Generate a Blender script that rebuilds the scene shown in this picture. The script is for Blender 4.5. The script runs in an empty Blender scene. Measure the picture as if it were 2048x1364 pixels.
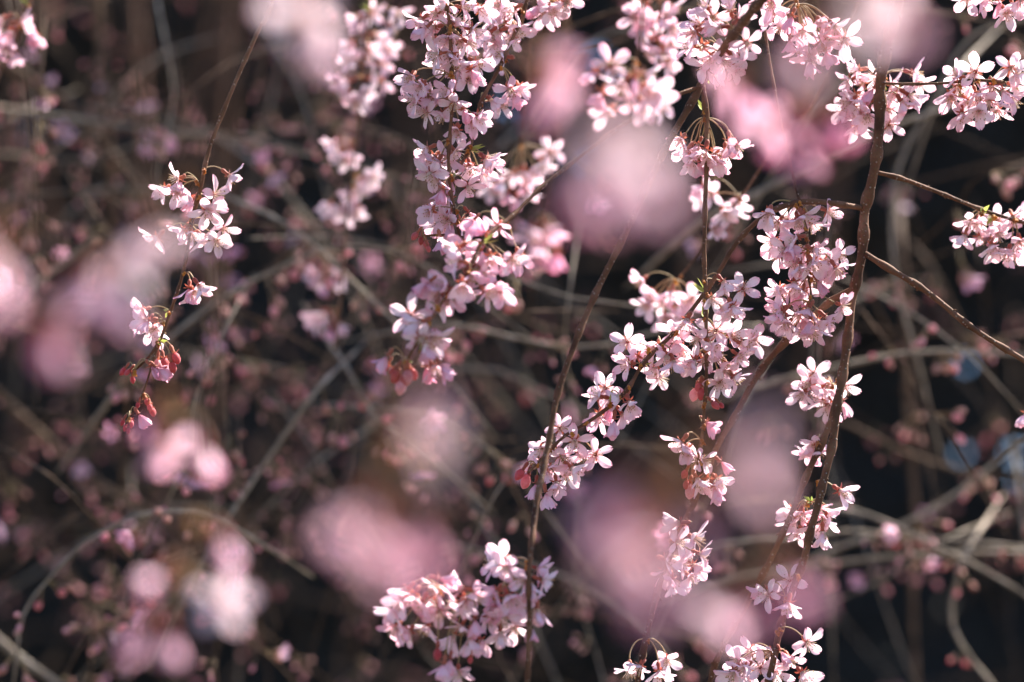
import bpy, math, random
from mathutils import Vector, Matrix, Quaternion, noise
R = math.radians
rnd = random.Random(7)

# ------------------------------------------------------------------ camera, sky, sun, exposure
scene = bpy.context.scene
col = scene.collection
FOC, SENS, CAMZ, FOCUS, PITCH = 85.0, 36.0, 1.60, 1.45, R(12)
cam_d = bpy.data.cameras.new('camera')
cam = bpy.data.objects.new('camera', cam_d)
col.objects.link(cam)
cam.location = (0, 0, CAMZ)
cam.rotation_euler = (R(90) + PITCH, 0, 0)
cam_d.lens, cam_d.sensor_width = FOC, SENS
cam_d.clip_start, cam_d.clip_end = 0.02, 3000
cam_d.dof.use_dof = True
cam_d.dof.focus_distance = FOCUS
cam_d.dof.aperture_fstop = 3.2
scene.camera = cam

SUN_EL, SUN_AZ = R(54), R(62)          # high, to the side and a little behind the blossoms
world = bpy.data.worlds.new('World')
scene.world = world
world.use_nodes = True
wn = world.node_tree.nodes
sky = wn.new('ShaderNodeTexSky')
sky.sky_type = 'NISHITA'
sky.sun_disc = False
sky.sun_elevation, sky.sun_rotation = SUN_EL, SUN_AZ
sky.ozone_density = 7.0
sky.dust_density = 0.3
wn['Background'].inputs['Strength'].default_value = 0.06
world.node_tree.links.new(sky.outputs[0], wn['Background'].inputs['Color'])
sun_d = bpy.data.lights.new('sun', 'SUN')
sun_d.energy, sun_d.angle, sun_d.color = 5.0, R(0.53), (1.0, 0.95, 0.88)
sun = bpy.data.objects.new('sun', sun_d)
col.objects.link(sun)
sd = Vector((math.sin(SUN_AZ) * math.cos(SUN_EL), math.cos(SUN_AZ) * math.cos(SUN_EL), math.sin(SUN_EL)))
sun.rotation_euler = sd.to_track_quat('Z', 'Y').to_euler()
sun.location = sd * 20

vs = scene.view_settings
vs.view_transform, vs.look, vs.gamma, vs.exposure = 'Standard', 'None', 1.0, 2.2
scene.cycles.use_denoising = True
scene.cycles.max_bounces = 10
scene.cycles.diffuse_bounces = 7
scene.cycles.transmission_bounces = 8
scene.cycles.transparent_max_bounces = 4
scene.cycles.sample_clamp_indirect = 4.0

# ------------------------------------------------------------------ helpers
PXW = SENS / FOC / 2048.0
def at(px, py, d):
    u, v = (px - 1024) * PXW * d, -(py - 682) * PXW * d      # across and up at distance d along the view axis
    return Vector((u, d*math.cos(PITCH) - v*math.sin(PITCH), CAMZ + d*math.sin(PITCH) + v*math.cos(PITCH)))

def tag(o, label=None, cat=None, group=None, kind=None):
    if label: o['label'] = label
    if cat: o['category'] = cat
    if group: o['group'] = group
    if kind: o['kind'] = kind
    return o

def link(name, me, parent=None, loc=None):
    o = bpy.data.objects.new(name, me)
    col.objects.link(o)
    if parent: o.parent = parent
    if loc is not None: o.location = loc
    return o

def mesh(name, vs_, fs, mats, smooth=True, mi=None):
    me = bpy.data.meshes.new(name)
    me.from_pydata(vs_, [], fs)
    for m in mats: me.materials.append(m)
    if smooth: me.polygons.foreach_set('use_smooth', [True] * len(fs))
    if mi: me.polygons.foreach_set('material_index', mi)
    me.update()
    return me

def catmull(pts, step):
    """pts: Vectors with radius in a 4-tuple list (Vector, r); returns dense [(Vector, r)]"""
    P = [pts[0]] + list(pts) + [pts[-1]]
    out = []
    for i in range(1, len(P) - 2):
        (a, ra), (b, rb), (c, rc), (d, rd) = P[i-1], P[i], P[i+1], P[i+2]
        n = max(2, int((c - b).length / step))
        for k in range(n):
            t = k / n
            t2, t3 = t*t, t*t*t
            v = 0.5 * ((2*b) + (c - a)*t + (2*a - 5*b + 4*c - d)*t2 + (3*b - a - 3*c + d)*t3)
            out.append((v, rb + (rc - rb)*t))
    out.append((P[-2][0], P[-2][1]))
    return out

def tube(path, sides, V, F, cap=True):
    """append a tube along [(Vector, r)] to V, F"""
    base = len(V)
    up = None
    n = len(path)
    for i, (p, r) in enumerate(path):
        t = (path[min(i+1, n-1)][0] - path[max(i-1, 0)][0])
        t = t.normalized() if t.length > 1e-9 else Vector((0, 0, 1))
        if up is None:
            up = t.orthogonal().normalized()
        up = (up - t * up.dot(t))
        up = up.normalized() if up.length > 1e-6 else t.orthogonal().normalized()
        w = t.cross(up)
        for k in range(sides):
            a = 2*math.pi*k/sides
            V.append(p + (up*math.cos(a) + w*math.sin(a)) * r)
    for i in range(n-1):
        for k in range(sides):
            a, b = base + i*sides + k, base + i*sides + (k+1) % sides
            F.append((a, b, b+sides, a+sides))
    if cap:
        F.append(tuple(base + (n-1)*sides + k for k in range(sides)))
        F.append(tuple(base + sides-1-k for k in range(sides)))

# ------------------------------------------------------------------ materials
def newmat(name):
    m = bpy.data.materials.new(name)
    m.use_nodes = True
    nt = m.node_tree
    nt.nodes.clear()
    out = nt.nodes.new('ShaderNodeOutputMaterial')
    return m, nt, out

def N(nt, t, **kw):
    n = nt.nodes.new(t)
    for k, v in kw.items():
        if hasattr(n, k): setattr(n, k, v)
    return n

def ramp(nt, stops):
    r = nt.nodes.new('ShaderNodeValToRGB')
    e = r.color_ramp.elements
    e[0].position, e[0].color = stops[0][0], (*stops[0][1], 1)
    e[1].position, e[1].color = stops[-1][0], (*stops[-1][1], 1)
    for p, c in stops[1:-1]:
        x = e.new(p); x.color = (*c, 1)
    return r

def mixrgb(nt, fac, a, b, mode='MIX'):
    m = nt.nodes.new('ShaderNodeMix')
    m.data_type, m.blend_type = 'RGBA', mode
    def put(i, v):
        if hasattr(v, 'links') or hasattr(v, 'is_linked'): nt.links.new(v, m.inputs[i])
        elif isinstance(v, (int, float)): m.inputs[i].default_value = v
        else: m.inputs[i].default_value = (*v, 1)
    put(0, fac); put(6, a); put(7, b)
    return m.outputs[2]

def petal_material():
    """thin petal skin: pale pink, deeper at tip and claw, faint veins; object colour red channel = how pink this flower is"""
    m, nt, out = newmat('petal_skin')
    L = nt.links.new
    uv = N(nt, 'ShaderNodeUVMap')
    sep = N(nt, 'ShaderNodeSeparateXYZ'); L(uv.outputs[0], sep.inputs[0])
    oi = N(nt, 'ShaderNodeObjectInfo')
    sc = N(nt, 'ShaderNodeSeparateColor'); L(oi.outputs['Color'], sc.inputs[0])
    pale = ramp(nt, [(0.0, (0.82, 0.46, 0.48)), (0.16, (0.94, 0.79, 0.81)), (0.5, (0.965, 0.90, 0.912)), (0.82, (0.955, 0.82, 0.855)), (1.0, (0.91, 0.58, 0.67))])
    deep = ramp(nt, [(0.0, (0.74, 0.23, 0.31)), (0.3, (0.84, 0.44, 0.58)), (0.7, (0.84, 0.45, 0.61)), (1.0, (0.80, 0.26, 0.40))])  # deep petal pink, shifted to magenta as a shade tint for near blurs
    L(sep.outputs[1], pale.inputs[0]); L(sep.outputs[1], deep.inputs[0])
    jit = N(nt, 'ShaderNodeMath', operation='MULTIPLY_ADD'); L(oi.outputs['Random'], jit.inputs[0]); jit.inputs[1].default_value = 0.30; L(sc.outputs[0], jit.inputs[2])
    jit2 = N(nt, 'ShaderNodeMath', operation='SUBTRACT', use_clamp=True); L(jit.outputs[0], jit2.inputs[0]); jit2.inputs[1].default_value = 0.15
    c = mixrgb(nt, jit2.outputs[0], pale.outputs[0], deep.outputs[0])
    # veins run along the petal
    mp = N(nt, 'ShaderNodeMapping'); L(uv.outputs[0], mp.inputs[0]); mp.inputs['Scale'].default_value = (11, 0.8, 1)
    nz = N(nt, 'ShaderNodeTexNoise'); L(mp.outputs[0], nz.inputs['Vector']); nz.inputs['Scale'].default_value = 1.3
    vr = ramp(nt, [(0.35, (0.90, 0.80, 0.85)), (0.6, (1, 1, 1))]); L(nz.outputs[0], vr.inputs[0])
    c = mixrgb(nt, 0.55, c, vr.outputs[0], 'MULTIPLY')
    tr = mixrgb(nt, 1.0, c, (1.0, 0.87, 0.915), 'MULTIPLY')
    dif = N(nt, 'ShaderNodeBsdfDiffuse'); L(c, dif.inputs[0])
    tra = N(nt, 'ShaderNodeBsdfTranslucent'); L(tr, tra.inputs[0])
    mx = N(nt, 'ShaderNodeMixShader'); mx.inputs[0].default_value = 0.46
    L(dif.outputs[0], mx.inputs[1]); L(tra.outputs[0], mx.inputs[2])
    gl = N(nt, 'ShaderNodeBsdfGlossy'); gl.inputs['Roughness'].default_value = 0.42
    mx2 = N(nt, 'ShaderNodeMixShader'); mx2.inputs[0].default_value = 0.035
    L(mx.outputs[0], mx2.inputs[1]); L(gl.outputs[0], mx2.inputs[2])
    L(mx2.outputs[0], out.inputs[0])
    return m

def soft_material(name, c1, c2, scale=900, trans=0.15, rough=0.6, spec=0.3):
    m, nt, out = newmat(name)
    L = nt.links.new
    tc = N(nt, 'ShaderNodeTexCoord')
    nz = N(nt, 'ShaderNodeTexNoise'); nz.inputs['Scale'].default_value = scale; nz.inputs['Detail'].default_value = 3
    L(tc.outputs['Object'], nz.inputs['Vector'])
    oi = N(nt, 'ShaderNodeObjectInfo')
    ad = N(nt, 'ShaderNodeMath', operation='MULTIPLY_ADD'); L(oi.outputs['Random'], ad.inputs[0]); ad.inputs[1].default_value = 0.5; L(nz.outputs[0], ad.inputs[2])
    r = ramp(nt, [(0.45, c1), (0.95, c2)]); L(ad.outputs[0], r.inputs[0])
    p = N(nt, 'ShaderNodeBsdfPrincipled')
    L(r.outputs[0], p.inputs['Base Color']); p.inputs['Roughness'].default_value = rough
    p.inputs['Specular IOR Level'].default_value = spec
    p.inputs['Sheen Weight'].default_value = 0.25
    if trans:
        t = N(nt, 'ShaderNodeBsdfTranslucent'); L(r.outputs[0], t.inputs[0])
        mx = N(nt, 'ShaderNodeMixShader'); mx.inputs[0].default_value = trans
        L(p.outputs[0], mx.inputs[1]); L(t.outputs[0], mx.inputs[2]); L(mx.outputs[0], out.inputs[0])
    else:
        L(p.outputs[0], out.inputs[0])
    return m

def bark_material(name, dark, mid, light, rough=0.78):
    """young cherry bark: brown skin with silvery film and pale lenticel dots"""
    m, nt, out = newmat(name)
    L = nt.links.new
    tc = N(nt, 'ShaderNodeTexCoord')
    n1 = N(nt, 'ShaderNodeTexNoise'); n1.inputs['Scale'].default_value = 60; n1.inputs['Detail'].default_value = 6
    L(tc.outputs['Object'], n1.inputs['Vector'])
    r1 = ramp(nt, [(0.3, dark), (0.52, mid), (0.72, light)]); L(n1.outputs[0], r1.inputs[0])
    vo = N(nt, 'ShaderNodeTexVoronoi'); vo.inputs['Scale'].default_value = 330
    L(tc.outputs['Object'], vo.inputs['Vector'])
    rv = ramp(nt, [(0.10, (1, 1, 1)), (0.26, (0, 0, 0))]); L(vo.outputs['Distance'], rv.inputs[0])
    n2 = N(nt, 'ShaderNodeTexNoise'); n2.inputs['Scale'].default_value = 900; n2.inputs['Detail'].default_value = 4
    L(tc.outputs['Object'], n2.inputs['Vector'])
    c = mixrgb(nt, rv.outputs[0], r1.outputs[0], (0.33, 0.24, 0.19))
    c = mixrgb(nt, 0.35, c, n2.outputs['Color'], 'OVERLAY')
    p = N(nt, 'ShaderNodeBsdfPrincipled'); L(c, p.inputs['Base Color'])
    p.inputs['Roughness'].default_value = rough
    p.inputs['Specular IOR Level'].default_value = 0.18
    ad = N(nt, 'ShaderNodeMath', operation='ADD'); L(n1.outputs[0], ad.inputs[0]); L(rv.outputs[0], ad.inputs[1])
    b = N(nt, 'ShaderNodeBump'); b.inputs['Strength'].default_value = 0.9; b.inputs['Distance'].default_value = 0.0009
    L(ad.outputs[0], b.inputs['Height']); L(b.outputs[0], p.inputs['Normal'])
    L(p.outputs[0], out.inputs[0])
    return m

PETAL = petal_material()
BARK = bark_material('twig_bark', (0.05, 0.022, 0.012), (0.13, 0.06, 0.032), (0.21, 0.11, 0.068))
BARK_GREY = bark_material('old_twig_bark', (0.15, 0.115, 0.085), (0.30, 0.235, 0.175), (0.44, 0.36, 0.28))
BARK_BROWN = bark_material('brown_branch_bark', (0.045, 0.026, 0.014), (0.11, 0.062, 0.035), (0.17, 0.105, 0.065))
STALK = soft_material('flower_stalk_skin', (0.30, 0.22, 0.08), (0.42, 0.26, 0.13), trans=0.2)
CALYX = soft_material('calyx_skin', (0.34, 0.06, 0.04), (0.46, 0.13, 0.07), trans=0.25)
SCALE = soft_material('bud_scale_skin', (0.34, 0.085, 0.015), (0.60, 0.25, 0.03), trans=0.35)
LEAF = soft_material('young_leaf_skin', (0.26, 0.34, 0.05), (0.40, 0.42, 0.10), trans=0.4)
SCALE_BROWN = soft_material('brown_scale_skin', (0.16, 0.07, 0.035), (0.30, 0.15, 0.08), trans=0.15)
ANTHER = soft_material('anther_skin', (0.30, 0.16, 0.05), (0.45, 0.28, 0.10), trans=0)
FILAMENT = soft_material('filament_skin', (0.85, 0.70, 0.55), (0.9, 0.78, 0.66), trans=0.3)
BUD = soft_material('flower_bud_skin', (0.52, 0.05, 0.06), (0.66, 0.14, 0.15), trans=0.4, scale=400)
BUD_DUSTY = soft_material('dusty_bud_skin', (0.45, 0.18, 0.13), (0.64, 0.35, 0.29), trans=0.3, scale=300)
BUD_PALE = soft_material('opening_bud_skin', (0.72, 0.22, 0.24), (0.80, 0.42, 0.44), trans=0.4, scale=400)

# ------------------------------------------------------------------ shared flower meshes
def make_petal(i):
    g = random.Random(100 + i)
    Lp = 0.0118 * g.uniform(0.95, 1.07)
    W = 0.0030 * g.uniform(0.88, 1.14)
    notch = g.choice((0.05, 0.10, 0.16, 0.20))
    cup, bend = g.uniform(0.15, 0.55), g.uniform(-0.22, 0.20)
    twist, ph = g.uniform(-0.4, 0.4), g.uniform(0, 6)
    us = (-1, -0.66, -0.33, 0, 0.33, 0.66, 1)
    rows = ((0.0, .20), (0.12, .42), (0.3, .78), (0.5, .99), (0.7, 1.0), (0.87, .82), (1.0, .50))
    V, F, UV = [], [], []
    for v, h in rows:
        for u in us:
            x = Lp * v * (1 - v**3 * (0.10*abs(u)**2 + notch * math.exp(-(u/0.24)**2)))
            y = W * h * u
            z = cup*W*u*u*h + bend*Lp*v*v + 0.00035*math.sin(5*u + ph)*v + 0.0003*math.sin(9*v + 4*u + ph)*abs(u)
            z += twist * y * v
            V.append((x + 0.0011, y, z)); UV.append((u*0.5 + 0.5 + i*0.37, v))
    n = len(us)
    for r in range(len(rows)-1):
        for k in range(n-1):
            a = r*n + k
            F.append((a, a+1, a+n+1, a+n))
    me = mesh('petal_%d' % i, V, F, [PETAL])
    l = me.uv_layers.new(name='UVMap')
    for p in me.polygons:
        for li in p.loop_indices:
            l.data[li].uv = UV[me.loops[li].vertex_index]
    return me
PETALS = [make_petal(i) for i in range(12)]

def make_calyx(i):
    g = random.Random(200 + i)
    V, F = [], []
    ln = 0.0062
    prof = ((0.0, 0.0005), (0.0006, 0.00115), (0.0020, 0.00155), (0.0036, 0.00120), (0.0052, 0.00125), (ln, 0.0016))
    path = [(Vector((0, 0, -ln + z)), r) for z, r in prof]
    tube(path, 8, V, F)
    for k in range(5):                 # five pointed sepals, between the petals
        a = 2*math.pi*(k + 0.5)/5
        o = Vector((math.cos(a), math.sin(a), 0)); t = Vector((-o.y, o.x, 0))
        b = len(V)
        op = g.uniform(-0.1, 0.6)
        V += [o*0.0014 - t*0.0009 + Vector((0, 0, -0.0002)), o*0.0014 + t*0.0009 + Vector((0, 0, -0.0002)),
              o*0.0031 + t*0.00085 + Vector((0, 0, -0.0002 - 0.001*op)), o*0.0031 - t*0.00085 + Vector((0, 0, -0.0002 - 0.001*op)),
              o*0.0050 + Vector((0, 0, -0.0004 - 0.003*op))]
        F += [(b, b+1, b+2, b+3), (b+3, b+2, b+4)]
    return mesh('calyx_%d' % i, V, F, [CALYX])
CALYXES = [make_calyx(i) for i in range(3)]

def make_stamens(i, spread):
    g = random.Random(300 + i)
    V, F, mi = [], [], []
    for k in range(16):
        a = 2*math.pi*k/16 + g.uniform(-.2, .2)
        s = spread * g.uniform(0.35, 1.1)
        ln = g.uniform(0.0052, 0.0078)
        d = Vector((math.cos(a)*math.sin(s), math.sin(a)*math.sin(s), math.cos(s)))
        p0 = Vector((math.cos(a)*0.0008, math.sin(a)*0.0008, -0.0008))
        p1 = p0 + d*ln*0.55 + Vector((0, 0, 0.0004)); p2 = p0 + d*ln
        n0 = len(F)
        tube([(p0, 0.00019), (p1, 0.00017), (p2, 0.00014)], 3, V, F, cap=False)
        mi += [0]*(len(F)-n0); n0 = len(F)
        tube([(p2 - d*0.0003, 0.00008), (p2, 0.00042), (p2 + d*0.0006, 0.00016)], 4, V, F)
        mi += [1]*(len(F)-n0)
    n0 = len(F)
    tube([(Vector((0, 0, -0.001)), 0.00018), (Vector((0.0003, 0, 0.0068)), 0.00014), (Vector((0.0003, 0, 0.0074)), 0.0003)], 4, V, F)
    mi += [0]*(len(F)-n0)
    return mesh('stamens_%d' % i, V, F, [FILAMENT, ANTHER], mi=mi)
STAMENS = [make_stamens(0, 0.45), make_stamens(1, 0.65), make_stamens(2, 0.3)]

def make_budhead(i, fat, ln, mat):
    g = random.Random(400 + i)
    V, F = [], []
    prof = [(0.0, 0.35), (0.12, 0.7), (0.35, 1.0), (0.6, 0.97), (0.8, 0.72), (0.93, 0.38), (1.0, 0.08)]
    path = [(Vector((g.uniform(-1, 1)*0.0001, 0, ln*t)), fat*r) for t, r in prof]
    tube(path, 10, V, F)
    for j, v in enumerate(V):          # overlapping petal folds wrap the bud
        a = math.atan2(v.y, v.x); k = 1 + 0.10*math.sin(2.5*a + v.z*500 + i)
        V[j] = Vector((v.x*k, v.y*k, v.z))
    return mesh('budhead_%d' % i, V, F, [mat])
BUDS = [make_budhead(0, 0.0021, 0.0062, BUD), make_budhead(1, 0.0026, 0.0078, BUD), make_budhead(2, 0.0031, 0.009, BUD_PALE)]

def make_scales(i):
    g = random.Random(500 + i)
    V, F = [], []
    for k in range(8):
        a = 2*math.pi*k/8 + g.uniform(-.3, .3)
        s = g.uniform(0.25, 0.9)
        ln = g.uniform(0.003, 0.0055)
        d = Vector((math.cos(a)*math.sin(s), math.sin(a)*math.sin(s), -math.cos(s)))
        t = Vector((-math.sin(a), math.cos(a), 0)); nn = d.cross(t)
        b = len(V)
        w = ln*0.30
        V += [-t*w*0.6, t*w*0.6, d*ln*0.55 + t*w - nn*w*0.3, d*ln*0.6 + nn*w*0.5, d*ln*0.55 - t*w - nn*w*0.3, d*ln]
        F += [(b, b+1, b+2, b+3), (b, b+3, b+4), (b+3, b+2, b+5), (b+4, b+3, b+5)]
    tube([(Vector((0, 0, 0.0016)), 0.0008), (Vector((0, 0, 0)), 0.0019), (Vector((0, 0, -0.0016)), 0.0012)], 6, V, F)
    return mesh('scales_%d' % i, V, F, [SCALE])
SCALES = [make_scales(i) for i in range(4)]

def make_leafbud():
    V, F = [], []
    for k in range(3):
        a = 2.1*k
        d = Vector((math.cos(a)*0.4, math.sin(a)*0.4, 1)).normalized(); t = Vector((-math.sin(a), math.cos(a), 0)); b = len(V)
        nn = d.cross(t)
        V += [Vector((0, 0, 0)), d*0.004 + t*0.0013, d*0.0045 - nn*0.0006, d*0.004 - t*0.0013, d*0.0105 + nn*0.001]
        F += [(b, b+1, b+2), (b, b+2, b+3), (b+1, b+4, b+2), (b+2, b+4, b+3)]
    return mesh('leafbud', V, F, [LEAF])
LEAFBUD = make_leafbud()

# a whole blossom / a bunch of buds as one mesh, for branches too blurred to show petals apart
def make_blossom(i, n_open, n_bud):
    g = random.Random(600 + i)
    V, F, mi, UV = [], [], [], {}
    mats = [PETAL, SCALE_BROWN, STALK, BUD_DUSTY, BUD_PALE]
    def add(me, M, m_):
        b = len(V); l = me.uv_layers[0] if me.uv_layers else None
        V.extend([M @ v.co for v in me.vertices])
        for p in me.polygons:
            F.append(tuple(b + x for x in p.vertices)); mi.append(m_)
            if l:
                for li in p.loop_indices: UV[b + me.loops[li].vertex_index] = tuple(l.data[li].uv)
    for k in range(n_open + n_bud):
        a = g.uniform(0, 6.28); s = g.uniform(0.2, 1.1)
        ln = g.uniform(0.008, 0.02)
        d = Vector((math.cos(a)*math.sin(s), math.sin(a)*math.sin(s), -math.cos(s)))
        n0 = len(F)
        tube([(Vector((0, 0, 0)), 0.0004), (d*ln*0.5 + Vector((0, 0, 0.001)), 0.00035), (d*ln, 0.0004)], 3, V, F)
        mi.extend([2]*(len(F)-n0))
        q = d.to_track_quat('Z', 'Y').to_matrix().to_4x4()
        if k < n_open:
            T = Matrix.Translation(d*(ln + 0.006)) @ q
            add(CALYXES[0], T, 1)
            o = R(g.uniform(35, 75))
            for j in range(5):
                add(PETALS[(i + j*2 + k) % 12], T @ Matrix.Rotation(j*1.2566 + g.uniform(-.1, .1), 4, 'Z') @ Matrix.Rotation(-(math.pi/2 - o), 4, 'Y'), 0)
        else:
            T = Matrix.Translation(d*(ln + 0.004)) @ q
            add(CALYXES[1], T @ Matrix.Scale(0.7, 4), 1)
            add(BUDS[g.choice((0, 1, 1, 2))], T, g.choice((3, 3, 3, 4)))
    me = mesh('blossom_%d' % i, V, F, mats, mi=mi)
    l = me.uv_layers.new(name='UVMap')
    for p in me.polygons:
        for li in p.loop_indices: l.data[li].uv = UV.get(me.loops[li].vertex_index, (0.5, 0.5))
    return me
BUNCH_BUDS = [make_blossom(i, 0, 3 + i % 3) for i in range(4)]
BUNCH_MIX = [make_blossom(10 + i, 1, 3) for i in range(4)]
BUNCH_OPEN = [make_blossom(20 + i, 3, 1) for i in range(3)]

# ------------------------------------------------------------------ branch builder
CAMV = Vector((0, 0, CAMZ))

def twig_mesh(pts, r0, r1, base, mat, nodes=(), step=0.004, sides=9, knob=1.0, taper=0.0):
    """pts: Vectors; tapered, slightly knobbly shoot"""
    n = len(pts)
    L = [0.0]
    for i in range(1, n): L.append(L[-1] + (pts[i]-pts[i-1]).length)
    P = [(p, r0 + (r1-r0)*L[i]/L[-1]) for i, p in enumerate(pts)]
    path = catmull(P, step)
    out = []
    s = 0.0
    seed = rnd.uniform(0, 100)
    nxt = rnd.uniform(0.01, 0.02)
    acc = 0.0
    for i, (p, r) in enumerate(path):
        if i: acc += (p - path[i-1][0]).length
        k = 1 + 0.10*knob*noise.noise(Vector((acc*90, seed, 0)))
        if acc > nxt - 0.0021:
            k += 0.32*knob
            if acc > nxt + 0.0021: nxt = acc + rnd.uniform(0.014, 0.034)
        if taper: k *= min(1.0, 0.22 + acc/taper)
        for nd in nodes:
            q = (nd - p).length
            if q < 0.005: k += 0.35*(1 - q/0.005)
        w = Vector((noise.noise(Vector((acc*40, seed, 3))), noise.noise(Vector((acc*40, seed, 7))), 0)) * r * 0.35*knob
        w += Vector((noise.noise(Vector((acc*16, seed, 13))), noise.noise(Vector((acc*16, seed, 17))), 0)) * r * 0.9*knob
        out.append((p + w - base, r*k))
    V, F = [], []
    tube(out, sides, V, F)
    # lenticels and dormant side buds: small bumps along the shoot
    for i in range(3, len(out)-2, 3):
        if rnd.random() < 0.75*knob:
            p, r = out[i]
            a = rnd.uniform(0, 6.28)
            t = (out[i+1][0]-out[i-1][0]).normalized(); u = t.orthogonal().normalized()
            d = Quaternion(t, a) @ u
            h = rnd.choice((0.35, 0.5, 0.8, 1.3))
            tube([(p + d*r*0.7, r*0.42), (p + d*r*(1 + h*0.35) + t*r*0.3*h, r*0.30), (p + d*r*(1 + h*0.55) + t*r*0.8*h, r*0.08)], 5, V, F)
    return mesh('twig', V, F, [mat])

def branch(label, twigs, group=None, cat='branch', bark=None, name='cherry_branch', extend=0.3, sides=9, step=0.004, knob=1.0):
    """twigs: list of (points [(px,py,d)...], r0 mm, r1 mm, grows_from_above). Returns (root, base, world polylines)"""
    first = twigs[0][0][0]
    base = at(*first)
    root = link(name, None, loc=base)
    root.empty_display_size = 0.02
    tag(root, label, cat, group)
    return root, base

def add_twig(root, base, pts, r0, r1, mat=None, ext=0.0, nodes=(), **kw):
    W = [at(*p) for p in pts]
    if ext:
        d = (W[0]-W[1]).normalized()
        d = (d + Vector((0, 0.15, 0.7))).normalized()
        W = [W[0] + d*ext + Vector((0, 0, ext*0.15)), W[0] + d*ext*0.45] + W
        r0 *= 1.25
    me = twig_mesh(W, r0*0.001, r1*0.001, base, mat or BARK, nodes, **kw)
    return link('twig', me, root)

def parse(s):
    out = []
    for t in s.split():
        k = 'o'
        if t[-1].isalpha(): k, t = t[-1], t[:-1]
        x, y = t.split(',')
        out.append((float(x), float(y), k))
    return out

def add_flower(root, base, node, P, kind, pink, g):
    """node, P world points. kind: o open, f facing the lens, h half open, b bud, c small closed bud"""
    out = P - node
    tocam = (CAMV - P).normalized()
    lat = Vector((out.x, 0, out.z))
    lat = lat.normalized() if lat.length > 1e-5 else Vector((0, 0, -1))
    if kind == 'f': ax = tocam + Vector((g.uniform(-.15, .15), 0, g.uniform(-.1, .15)))
    elif kind == 'o': ax = lat*g.uniform(0.35, 1.0) + Vector((g.uniform(-.35, .35), 0, -g.uniform(0.0, 0.5))) + tocam*g.uniform(-0.15, 1.0)
    else: ax = lat*0.7 + Vector((g.uniform(-.25, .25), g.uniform(-.3, .3), -0.7))
    ax = ax.normalized()
    isbud = kind in 'bc'
    O = P - ax * (0.0035 if not isbud else 0.003)
    q = ax.to_track_quat('Z', 'Y') @ Quaternion((0, 0, 1), g.uniform(0, 6.28))
    sc = g.uniform(0.84, 1.06) * (0.9 if kind == 'h' else 1.0) * (0.75 if kind == 'c' else 1.0)
    cl = 0.0062 * sc
    # stalk: leaves the node, arches and enters the calyx along its axis
    A, D = node, O - ax*cl*0.93
    ln = max((D-A).length, 0.004)
    B = A + ((D-A).normalized()*0.6 + Vector((0, g.uniform(-.2, .2), 0.45))).normalized()*ln*0.38
    C = D - ax*ln*0.36
    inv = q.inverted()
    path = []
    for i in range(8):
        t = i/7
        p = A*(1-t)**3 + B*3*t*(1-t)**2 + C*3*t*t*(1-t) + D*t**3
        path.append(((inv @ (p - O))/sc, (0.00042 + 0.00012*abs(t-0.5))*1.0))
    V, F = [], []
    tube(path, 5, V, F)
    fl = link('flower_bud' if isbud else 'flower', mesh('stalk', V, F, [STALK]), root, O - base)
    fl.rotation_mode = 'QUATERNION'
    fl.rotation_quaternion = q
    fl.scale = (sc,)*3
    c = link('calyx', g.choice(CALYXES), fl)
    if isbud:
        c.scale = (0.85, 0.85, 1.0)
        h = link('bud_head', g.choice(BUDS[:2]) if kind == 'c' else g.choice(BUDS), fl)
        h.location = (0, 0, -0.0006)
        return
    o0 = {'o': g.choice((36, 46, 56, 66, 74, 82)), 'f': 78, 'h': g.choice((16, 24, 30))}[kind]
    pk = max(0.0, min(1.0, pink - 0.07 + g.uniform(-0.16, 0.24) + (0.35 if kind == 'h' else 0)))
    lost = g.randrange(5) if kind == 'o' and g.random() < 0.10 else -1
    for k in range(5):
        if k == lost: continue
        pe = link('petal', g.choice(PETALS), fl)
        pe.matrix_local = (Matrix.Rotation(k*1.2566 + g.uniform(-.13, .13), 4, 'Z') @
                           Matrix.Rotation(-(math.pi/2 - R(o0 + g.uniform(-14, 14))), 4, 'Y') @
                           Matrix.Rotation(g.uniform(-.3, .3), 4, 'X') @ Matrix.Scale(g.uniform(0.93, 1.06), 4))
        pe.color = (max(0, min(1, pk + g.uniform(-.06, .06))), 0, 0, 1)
    if kind != 'h':
        link('stamens', g.choice(STAMENS), fl)

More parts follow.
